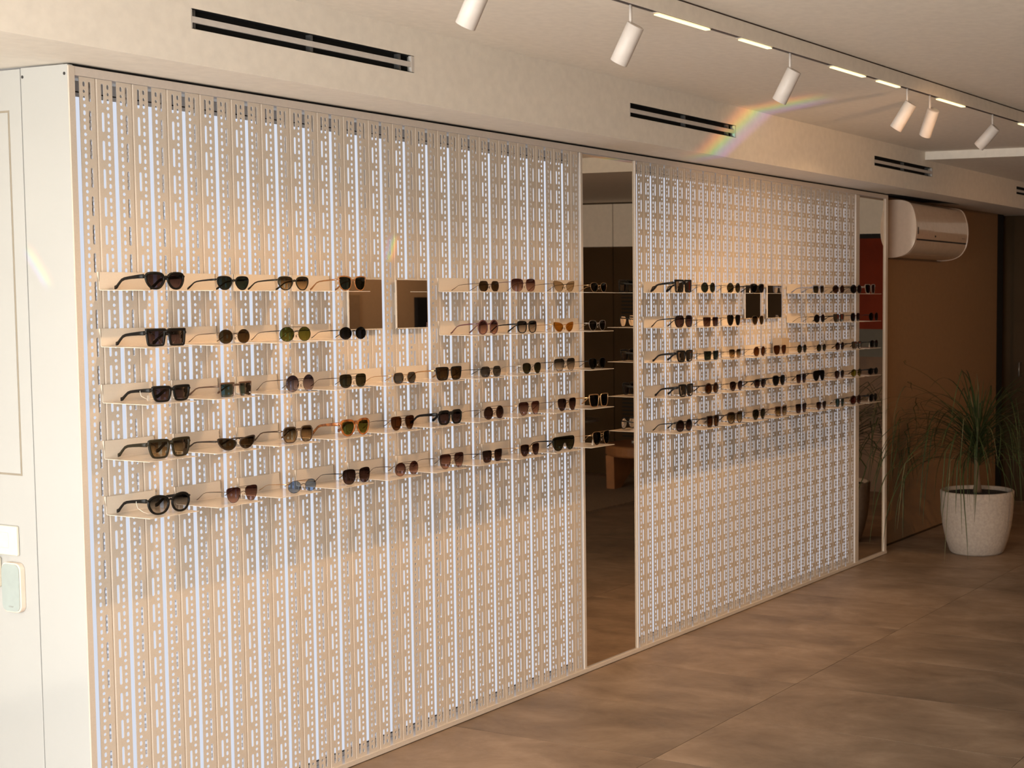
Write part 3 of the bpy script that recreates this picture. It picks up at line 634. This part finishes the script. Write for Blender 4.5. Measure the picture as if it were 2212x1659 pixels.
def glasses(pn, row, colm, x, wd, h, shape, style, fc, lc, desc):
    detail = pn == 1
    fm = FRM[fc]; z0 = ROWZ[row-1]+.0005
    root = empty('sunglasses', (x, -.1555, z0), random.uniform(-.03, .03))
    side = ('left', 'right')[pn-1]
    tag(root, '%s, %s row, %s panel' % (desc, ROWN[row-1], side), 'sunglasses', 'sunglasses on display shelves')
    gap = {'thick': .006, 'mid': .011}.get(style, .017)
    rt, rb, rs = {'thick': (.0085, .0058, .0066), 'mid': (.0044, .0032, .0036), 'brow': (.0055, .0008, .0012)}.get(style, (.0011, .0009, .0010))
    dep = {'thick': .0052, 'mid': .0036, 'brow': .003}.get(style, .0016)
    shield = shape == 'shield'
    A = (wd-gap)/4; B = h/2; cx_ = gap/2+A
    fb = MB(); lens = []
    if shield:
        hw = wd/2
        P = [(-hw, B*.9), (-hw*.5, B), (hw*.5, B), (hw, B*.9), (hw*.97, -B*.2), (hw*.72, -B*.95), (hw*.42, -B), (hw*.2, -B*.6), (hw*.10, B*.05), (-hw*.10, B*.05), (-hw*.2, -B*.6), (-hw*.42, -B), (-hw*.72, -B*.95), (-hw*.97, -B*.2)]
        P = chaikin(P, 2); P.reverse()
        loops = [(P, 0.0)]
    else:
        P = norm_shape(shape, A, B); loops = [(P, cx_), ([(-p[0], p[1]) for p in reversed(P)], -cx_)]
    zc = B
    for (Pq, ox) in loops:
        inn = inset(Pq, rt, rb, rs) if not shield else inset(Pq, .0015, .0012, .0012)
        n = len(Pq); sec = [(0, .3), (0, -.25), (.22, -.5), (.78, -.5), (1, -.2), (1, .3), (.8, .5), (.15, .5)]
        vs = []; fs = []
        for i in range(n):
            for (t_, yy) in sec:
                xx = inn[i][0]*(1-t_)+Pq[i][0]*t_+ox; zz = inn[i][1]*(1-t_)+Pq[i][1]*t_+zc
                vs.append((xx, yy*dep+wrap(xx), zz))
        m8 = len(sec)
        for i in range(n):
            for k in range(m8):
                fs.append((i*m8+k, i*m8+(k+1) % m8, ((i+1) % n)*m8+(k+1) % m8, ((i+1) % n)*m8+k))
        fb.add(vs, fs, True)
        lb = MB(); cxm = sum(p[0] for p in inn)/n; czm = sum(p[1] for p in inn)/n
        if shield:
            lv = []; lf = []
            # strip fan from the top centre line
            for p in inn: lv.append((p[0], wrap(p[0])-.0005, p[1]+zc))
            lf.append(tuple(range(n))); lb.add(lv, lf, True)
        else:
            lv = [(cxm+ox, wrap(cxm+ox)-.0022, czm+zc)]
            R2 = max((p[0]-cxm)**2+(p[1]-czm)**2 for p in inn)
            for kk in (.5, .8, 1.02):
                for p in inn:
                    xx = cxm+(p[0]-cxm)*kk+ox; rho = ((p[0]-cxm)**2+(p[1]-czm)**2)*kk*kk/R2
                    lv.append((xx, wrap(xx)-.0022*(1-rho), czm+(p[1]-czm)*kk+zc))
            lf = [(0, 1+i, 1+(i+1) % n) for i in range(n)]
            for rg in range(2):
                for i in range(n): lf.append((1+rg*n+i, 1+(rg+1)*n+i, 1+(rg+1)*n+(i+1) % n, 1+rg*n+(i+1) % n))
            lb.add(lv, lf, True)
        lens.append(lb)
    zh = h*.74
    g2 = gap/2
    if not shield:
        if style in ('thick', 'mid', 'brow'):
            th_ = .0048 if style == 'thick' else (.0022 if style == 'mid' else .0028)
            zb = h*(.68 if shape not in ('cateye', 'flatsquare') else .78)
            if style == 'thick' and shape == 'flatsquare': th_ = .0085
            pts = [(-(g2+.004), wrap(g2), zb-.001), (-g2*.6, -.0003, zb+.0022), (0, -.0008, zb+.003), (g2*.6, -.0003, zb+.0022), (g2+.004, wrap(g2), zb-.001)]
            fb.tube(pts, th_*.62, 8)
        if style in ('wire', 'double'):
            zb = h*.62
            pts = [(-(g2+.0015), wrap(g2), zb-.0015), (-g2*.55, -.001, zb+.0022), (0, -.0014, zb+.0028), (g2*.55, -.001, zb+.0022), (g2+.0015, wrap(g2), zb-.0015)]
            fb.tube(pts, .0010, 6)
        if style == 'double':
            xe = g2+A*.9; pts = [(-xe, wrap(xe)-.001, h*.985), (-g2, -.001, h*.99), (0, -.0015, h*.985), (g2, -.001, h*.99), (xe, wrap(xe)-.001, h*.985)]
            fb.tube(pts, .0009, 6)
    # end pieces
    ex = wd/2; tk = {'thick': .0052, 'mid': .0030, 'brow': .0030}.get(style, .0012)
    for sg in (-1, 1):
        e1 = sg*(ex-.006); e2 = sg*(ex-.0008)
        fb.tube([(e1, wrap(ex-.006), zh), (e2, wrap(ex)+.001, zh+.0005), (sg*(ex-.001), wrap(ex)+.007, zh)], tk*.72, 8)
    fo = obj('frame', fb.mesh(), fm, root)
    for lb in lens:
        obj('lens', lb.mesh(), LN[lc], root)
    # temples
    tfm = fm
    if (pn, row, colm) == (1, 3, 5): tfm = FRM['gold']
    if (pn, row, colm) == (1, 5, 2): tfm = FRM['gold']
    if (pn, row, colm) == (1, 4, 7): tfm = FRM['gold']
    y0 = wrap(ex)+.006; L_ = .136
    for sg in (-1, 1):
        xs = sg*(ex-.0012)
        path = [(xs, y0, zh), (xs*.995, y0+.03, zh*.955), (xs*.985, y0+.06, zh*.89), (xs*.975, y0+.082, zh*.82), (xs*.965, y0+.095, zh*.71), (xs*.95, y0+.108, zh*.46), (xs*.93, y0+.120, max(zh*.2, .0075)), (xs*.92, y0+.128, .0058 if style == 'thick' else .0036)]
        if style == 'thick': hs = [.0062, .0052, .0045, .0041, .0042, .0048, .0056, .0054]; tx = .0022
        elif style in ('mid', 'brow'): hs = [.0030, .0026, .0022, .0019, .0020, .0026, .0034, .0030]; tx = .0013
        else: hs = [.0013, .0013, .0010, .0008, .0007, .0010, .0013, .0013]; tx = .0006
        tb = MB()
        secs = [[(-tx, -q*.7), (-tx*.6, -q), (tx*.6, -q), (tx, -q*.7), (tx, q*.7), (tx*.6, q), (-tx*.6, q), (-tx, q*.7)] for q in hs]
        tb.sweep(path, secs)
        if (pn, row, colm) == (2, 1, 0):
            xt_ = path[-1][0]; yt_ = path[-1][1]
            tb.tube([(xt_, yt_-.030, .030), (xt_, yt_-.012, .026), (xt_, yt_-.002, .008), (xt_, yt_-.010, .006), (xt_, yt_-.024, .018), (xt_, yt_-.034, .030)], .0026, 6)
        te = obj('temple', tb.mesh(), tfm, root)
    if detail and style in ('wire', 'double'):
        for sg in (-1, 1):
            nb = MB(); nb.tube([(sg*g2*.9, .001, h*.5), (sg*g2*.75, .006, h*.44), (sg*g2*.62, .007, h*.36)], .0006, 5)
            nb.tube([(sg*g2*.62, .0065, h*.44), (sg*g2*.70, .0065, h*.36), (sg*g2*.80, .0065, h*.27)], [.0012, .0026, .0016], 6)
            obj('nose_pad', nb.mesh(), FRM['clear'], root)
    if (pn, row, colm) in ((1, 3, 0), (1, 5, 0)):
        sb = MB(); xt = -(ex-.002)
        sb.tube([(xt+.002, .052, zh*.9+.006), (xt-.004, .050, zh*.9), (xt-.003, .046, zh*.5), (xt+.006, .036, .010), (xt+.018, .030, .003), (xt+.03, .026, .002)], .0007, 5)
        sb.box(xt+.004, xt+.012, .030, .0306, .004, .020) if row == 3 else None
        obj('tag_string', sb.mesh(), TAGW, root, None)
    if 'tag' in desc and (pn, row, colm) not in ((1, 3, 0), (1, 5, 0)):
        sb = MB(); xt = -(ex-.006)
        sb.prism([(xt-.004, .003), (xt+.008, .0), (xt+.010, .012), (xt+.006, .028), (xt, .014)], .012, .0126, 'y')
        obj('price_tag', sb.mesh(), TAGW, root)
    return root
for g_ in GLASSES: glasses(*g_)
# small blank card box standing on the third row of the right panel
cb_ = empty('card_box', (4.125, -.085, 1.3575)); tag(cb_, 'small blank beige card box standing behind amber aviators on right panel', 'box')
bevel(obj('carton', boxmesh(0, .085, 0, .055, 0, .082), mat('greige_card', (.40, .31, .22), .7), cb_), .001)

# ------------------------------------------------------------------ ceiling track, lamps
tr0 = empty('lamp_track', (1.0, ytr(1.0), ZC), math.atan(-.036)); tag(tr0, 'long white magnetic lamp track recessed along the ceiling step', 'light track')
MODS = [(1.13, 1.43), (1.64, 1.84), (2.32, 2.60), (2.73, 2.93), (3.35, 3.65), (4.40, 4.70), (5.1, 5.3)]
b = MB(); b.box(-5, 4.64, -.005, -.001, -.004, .050); obj('track_face', b.mesh(), PAINT, tr0)
b = MB(); b.box(-5, 4.64, .0, .026, -.0028, -.0005); obj('track_channel', b.mesh(), TRACK, tr0)
b = MB(); b.box(-5, 4.64, .008, .018, -.0038, -.0028); obj('track_grooves', b.mesh(), mat('groove_dark', (.07, .06, .06), .5), tr0)
b = MB(); b.box(-5, 4.64, -.0055, -.003, .050, .0535); obj('shadow_joint', b.mesh(), mat('joint_dark', (.05, .03, .02), .8), tr0)
b = MB(); b.box(3.02, 3.024, -.0046, -.003, -.003, .052); obj('face_seam', b.mesh(), mat('joint_dark_b', (.12, .08, .05), .8), tr0)
for k, (a, c_) in enumerate(MODS):
    mx_ = (a+c_)/2; ln = c_-a
    e = empty('linear_lamp', (mx_, ytr(mx_)+.013, ZC-.005), math.atan(-.036)); tag(e, 'lit slim warm linear lamp in the ceiling track, '+('nearest long one', 'nearest short one', 'second long one', 'second short one', 'third long one', 'cropped by the right edge', 'last one, beyond the frame')[k], 'lamp', 'linear lamps in the ceiling track')
    obj('lamp_housing', boxmesh(-ln/2-.012, ln/2+.002, -.013, .013, -.0005, .001), SPOTW, e)
    obj('lamp_diffuser', boxmesh(-ln/2, ln/2, -.010, .010, -.006, -.0028), LED, e)
SPOTS = [(.30, 30, 0, 34), (.99, 30, 0, 34), (1.99, 30, 0, 26), (3.02, 33, 5, 34), (3.26, 32, -35, 34), (4.02, 44, 0, 30)]
SPLAB = ['white cylinder spotlight cropped by the top edge of the photo', 'white cylinder spotlight nearest, under the first long lit lamp', 'white cylinder spotlight alone between the second and third lamps',
         'white cylinder spotlight, left one of the close pair', 'white cylinder spotlight, right one of the close pair, its top cap showing', 'white cylinder spotlight farthest along the track']
for k, (sx_, tilt, turn, pw) in enumerate(SPOTS):
    base = Vector((sx_, ytr(sx_)+.013, ZC-.004))
    e = empty('spotlight', base); tag(e, SPLAB[k], 'spotlight', 'white cylinder spotlights on the ceiling track')
    tl_ = math.radians(tilt); tu = math.radians(turn)
    d = Vector((-math.sin(tl_)*math.sin(tu), math.sin(tl_)*math.cos(tu), -math.cos(tl_)))
    topc = Vector((0.004, .0, -.060))
    b = MB(); b.tube([(0, 0, 0), (0, 0, -.045), (.001, .0, -.058), tuple(topc+d*.012)], .0048, 10)
    obj('stem', b.mesh(), SPOTW, e)
    ax = d; a1 = ax.cross(Vector((1, 0, 0))).normalized(); a2 = ax.cross(a1)
    cst = topc+Vector((0, -.016, -.002))+d*.0
    b = MB(); n = 32; R_ = .0275; Ln = .128
    prof = [(0, 0), (R_-.0015, 0), (R_, .0015), (R_, Ln-.001), (R_-.001, Ln), (R_-.0035, Ln), (R_-.004, Ln-.02), (0, Ln-.02)]
    vs = []
    for (rr, hh) in prof:
        for q in range(n):
            an = 2*PI*q/n; vs.append(tuple(cst+d*hh+(a1*math.cos(an)+a2*math.sin(an))*max(rr, .0001)))
    fs = []
    for i in range(len(prof)-1):
        for q in range(n): fs.append((i*n+q, i*n+(q+1) % n, (i+1)*n+(q+1) % n, (i+1)*n+q))
    b.add(vs, fs, True); o = obj('lamp_body', b.mesh(), SPOTW, e)
    es = o.modifiers.new('es', 'EDGE_SPLIT'); es.split_angle = math.radians(50)
    ld = MB(); vs = [tuple(cst+d*(Ln-.018)+(a1*math.cos(2*PI*q/16)+a2*math.sin(2*PI*q/16))*.018) for q in range(16)]; ld.add(vs, [tuple(range(16))]); obj('lamp_lens', ld.mesh(), SPOTE, e)
    l = bpy.data.lights.new('spot_beam', 'SPOT'); l.energy = pw*SPK*1.12; l.color = (1, .62, .32); l.spot_size = math.radians(95); l.spot_blend = 1.0; l.shadow_soft_size = .02
    lo = bpy.data.objects.new('spot_beam', l); col.objects.link(lo); lo.parent = e; lo.location = cst+d*(Ln+.004)
    lo.rotation_euler = d.to_track_quat('-Z', 'Y').to_euler()

# ------------------------------------------------------------------ air vents in the fascia
for k, (a, c_) in enumerate(VX):
    e = empty('linear_vent', (a, YF, VZ[0])); tag(e, 'black two-slot linear air vent in the fascia, %s from the left' % ORD[k], 'air vent', 'linear air vents')
    W_ = c_-a; H_ = VZ[1]-VZ[0]
    b = MB(); b.box(0, W_, .03, .034, 0, H_); b.box(0, W_, .0, .034, -.0015, 0); b.box(0, W_, 0, .034, H_, H_+.0015); b.box(-.001, 0, 0, .034, 0, H_)
    obj('duct_box', b.mesh(), BLACK, e)
    obj('centre_bar', boxmesh(.001, W_-.012, .000, .008, .0165, .0335), VENTW, e)
    o = obj('end_trim', boxmesh(W_-.014, W_-.0008, -.0006, .012, .0003, H_-.0003), VENTW, e)
    o = obj('end_trim', boxmesh(.0, .002, -.0006, .012, .0003, H_-.0003), VENTW, e)
    for xx in (.012, W_*.5, W_*.93):
        obj('divider', boxmesh(xx, xx+.010, .010, .03, 0.0, H_), VENTG, e)

# ------------------------------------------------------------------ air conditioner
ac = empty('air_conditioner', (5.93, .1095, 1.92)); ac.scale = (.94, .85, 1); tag(ac, 'glossy white wall air conditioner next to the far mirror', 'air conditioner')
prof = [(0, 0), (0, .365), (-.09, .372), (-.19, .362), (-.235, .335), (-.262, .27), (-.272, .20), (-.268, .13), (-.248, .075), (-.205, .03), (-.14, .006), (-.07, -.002)]
prof = [(0, 0), (0, .365)]+[p for p in chaikin(prof, 2) if p[0] < -.03]
b = MB(); b.prism(prof, .012, 1.018, 'x', True); esplit(obj('body', b.mesh(), ACW, ac))
def acscale(P, k, dx=0): return [(p[0]*k, .18+(p[1]-.18)*k) for p in P]
for (xa_, xb_) in ((0, .012), (1.018, 1.03)):
    b = MB(); b.prism(acscale(prof, 1.015), xa_, xb_, 'x', True); esplit(obj('side_cap', b.mesh(), ACW, ac))
fp = [p for p in prof if p[1] >= .10 and p[0] < -.15]
def strip_from(pts, t_):
    n_ = len(pts); o_ = []
    for i in range(n_):
        a = Vector(pts[max(i-1, 0)]); c2 = Vector(pts[min(i+1, n_-1)]); tt = (c2-a).normalized(); o_.append(tuple(Vector(pts[i])+Vector((-tt.y, tt.x))*t_))
    return pts+o_[::-1]
fpp = [(p[0]-.001, p[1]) for p in prof if p[0] < -.19 and p[1] > .122]
b = MB(); b.prism(strip_from(fpp, .002), .03, 1.0, 'x', True); esplit(obj('front_panel', b.mesh(), ACW, ac))
fpp = [(p[0]-.001, p[1]-.001) for p in prof if -.262 < p[0] < -.13 and p[1] < .109]
b = MB(); b.prism(strip_from(fpp, .002), .035, .995, 'x', True); esplit(obj('air_flap', b.mesh(), ACW, ac))
b = MB(); b.box(.03, 1.0, -.2675, -.262, .111, .120); obj('flap_gap', b.mesh(), BLACK, ac)
b = MB(); b.box(.033, .040, -.276, -.270, .150, .195); obj('status_window', b.mesh(), BLACK, ac)
b = MB(); b.tube([(.36, -.276, .145), (.36, -.270, .145)], .006, 12); obj('indicator', b.mesh(), BLACK, ac)
b = MB(); b.box(.90, .95, -.275, -.270, .146, .151); obj('front_mark', b.mesh(), mat('grey_mark', (.2, .13, .1), .5), ac)

# ------------------------------------------------------------------ potted plant
PX, PY = 6.06, -.51
pp = empty('potted_palm', (PX, PY, 0)); tag(pp, 'ponytail palm with long drooping leaves in a pale stone pot', 'plant')
b = MB(); b.lathe([(0, 0), (.165, 0), (.178, .012), (.205, .09), (.225, .18), (.236, .27), (.240, .36), (.242, .405), (.236, .410), (.222, .408), (.220, .38), (.214, .30)], 48)
b.lathe([(.2, .36), (.0001, .36)], 48)
obj('pot', b.mesh(), POT, pp)
b = MB(); b.lathe([(.219, .385), (.12, .392), (.0001, .395)], 32); obj('soil', b.mesh(), SOIL, pp)
b = MB(); b.tube([(0, 0, .38), (.004, .0, .46), (-.004, .002, .56), (.0, .0, .66), (.0, 0, .74)], [.034, .020, .017, .015, .010], 12); obj('trunk', b.mesh(), TRUNK, pp)
LEAFM = [mat('leaf_green_%s' % 'abc'[q], c_, .6, spec=.25, noise=(9, .4)) for q, c_ in enumerate(((.028, .042, .012), (.040, .055, .016), (.11, .10, .045)))]
rl = random.Random(11)
for k in range(260):
    az = rl.uniform(0, 2*PI); upf = k/260
    el = math.radians(rl.uniform(15, 50)+35*upf**2 if k < 240 else rl.uniform(72, 86))
    ln = rl.uniform(.65, 1.25) if k < 236 else rl.uniform(.32, .46)
    z_ = .56+.20*upf; nseg = 12; st = ln/nseg
    p = Vector((0.008*math.cos(az), .008*math.sin(az), z_)); pts = [p.copy()]; e_ = el
    kink = rl.choice([None, None, None, rl.randint(4, 8)])
    drop = rl.uniform(.085, .175) if k < 236 else .03
    azd = rl.uniform(-.05, .05)
    for q in range(nseg):
        d = Vector((math.cos(e_)*math.cos(az), math.cos(e_)*math.sin(az), math.sin(e_)))
        p = p+d*st; pts.append(p.copy()); e_ -= drop*(1.0+.4*(q/nseg)); az += azd
        if kink == q: e_ -= rl.uniform(.6, 1.3)
        if e_ < -1.40: e_ = -1.40; azd *= 1.15
    for pt in pts:   # keep clear of wall, floor and display
        if pt.y+PY > .085: pt.y = .085-PY-rl.uniform(0, .02)
        if pt.z < .012 : pt.z = .012
        if pt.x+PX < 5.90 and pt.y+PY > -.07: pt.y = -.07-PY
    b = MB(); vs = []; fs = []
    wmax = rl.uniform(.0025, .0068)
    for i, pt in enumerate(pts):
        t_ = i/nseg; w_ = wmax*(.55+.9*t_ if t_ < .4 else 1.0*(1-t_)**.6+.08)
        tt = (pts[min(i+1, nseg)]-pts[max(i-1, 0)]).normalized(); sd = tt.cross(Vector((0, 0, 1)));
        sd = sd.normalized() if sd.length > .01 else Vector((1, 0, 0)); nn = sd.cross(tt)
        vs += [tuple(pt-sd*w_+nn*w_*.35), tuple(pt), tuple(pt+sd*w_+nn*w_*.35)]
    for i in range(nseg):
        fs += [(i*3, i*3+1, i*3+4, i*3+3), (i*3+1, i*3+2, i*3+5, i*3+4)]
    b.add(vs, fs, True); obj('leaf', b.mesh(), LEAFM[2] if k % 9 == 0 else LEAFM[k % 2], pp)

# ------------------------------------------------------------------ lounge corner seen in the tall mirror
rg = obj('rug', boxmesh(6.2, 8.2, -5.2, -2.75, 0, .012), RUG); tag(rg, 'brown woven rug, seen reflected in the tall mirror', 'rug')
tb = empty('wooden_bench_table', (7.85, -3.1, .012)); tag(tb, 'low oak table on slab legs, seen reflected in the tall mirror', 'table')
b = MB(); b.prism([(.42*math.cos(a*PI/24), .42*math.sin(a*PI/24)) for a in range(48)], .28, .375, 'z'); bevel(obj('table_top', b.mesh(), WOOD, tb), .02, 3)
b = MB(); b.prism([(-.32, 0), (-.22, 0), (.02, .19), (.06, .285), (-.33, .285)], -.28, -.20, 'y'); obj('leg', b.mesh(), WOOD, tb)
b = MB(); b.prism([(.32, 0), (.22, 0), (-.02, .19), (-.06, .285), (.33, .285)], .18, .26, 'y'); obj('leg', b.mesh(), WOOD, tb)
for k, (z_, a_) in enumerate(((0, .1), (.028, -.15))):
    bo = empty('book', (7.88, -3.12, .388+z_), a_); tag(bo, ('lower' if k == 0 else 'upper')+' dark book lying on the oak table in the mirror', 'book', 'dark books on the table')
    obj('cover', boxmesh(-.17, .17, -.12, .12, 0.0, .004), BOOK, bo); obj('cover', boxmesh(-.17, .17, -.12, .12, .022, .026), BOOK, bo); obj('pages', boxmesh(-.165, .165, -.115, .115, .004, .022), PAPER, bo)
sd_ = empty('side_table', (7.33, -3.62, .017)); tag(sd_, 'small round side table on curved metal legs, seen in the tall mirror', 'table')
b = MB(); b.lathe([(.0001, .58), (.25, .58), (.255, .586), (.25, .595), (.0001, .596)], 32); obj('table_top', b.mesh(), METALG, sd_)
for a in (0, 2.1, 4.2):
    b = MB(); b.tube([(.03*math.cos(a), .03*math.sin(a), .58), (.06*math.cos(a), .06*math.sin(a), .42), (.15*math.cos(a), .15*math.sin(a), .25), (.22*math.cos(a), .22*math.sin(a), .10), (.235*math.cos(a), .235*math.sin(a), 0)], .011, 8); obj('leg', b.mesh(), METALG, sd_)
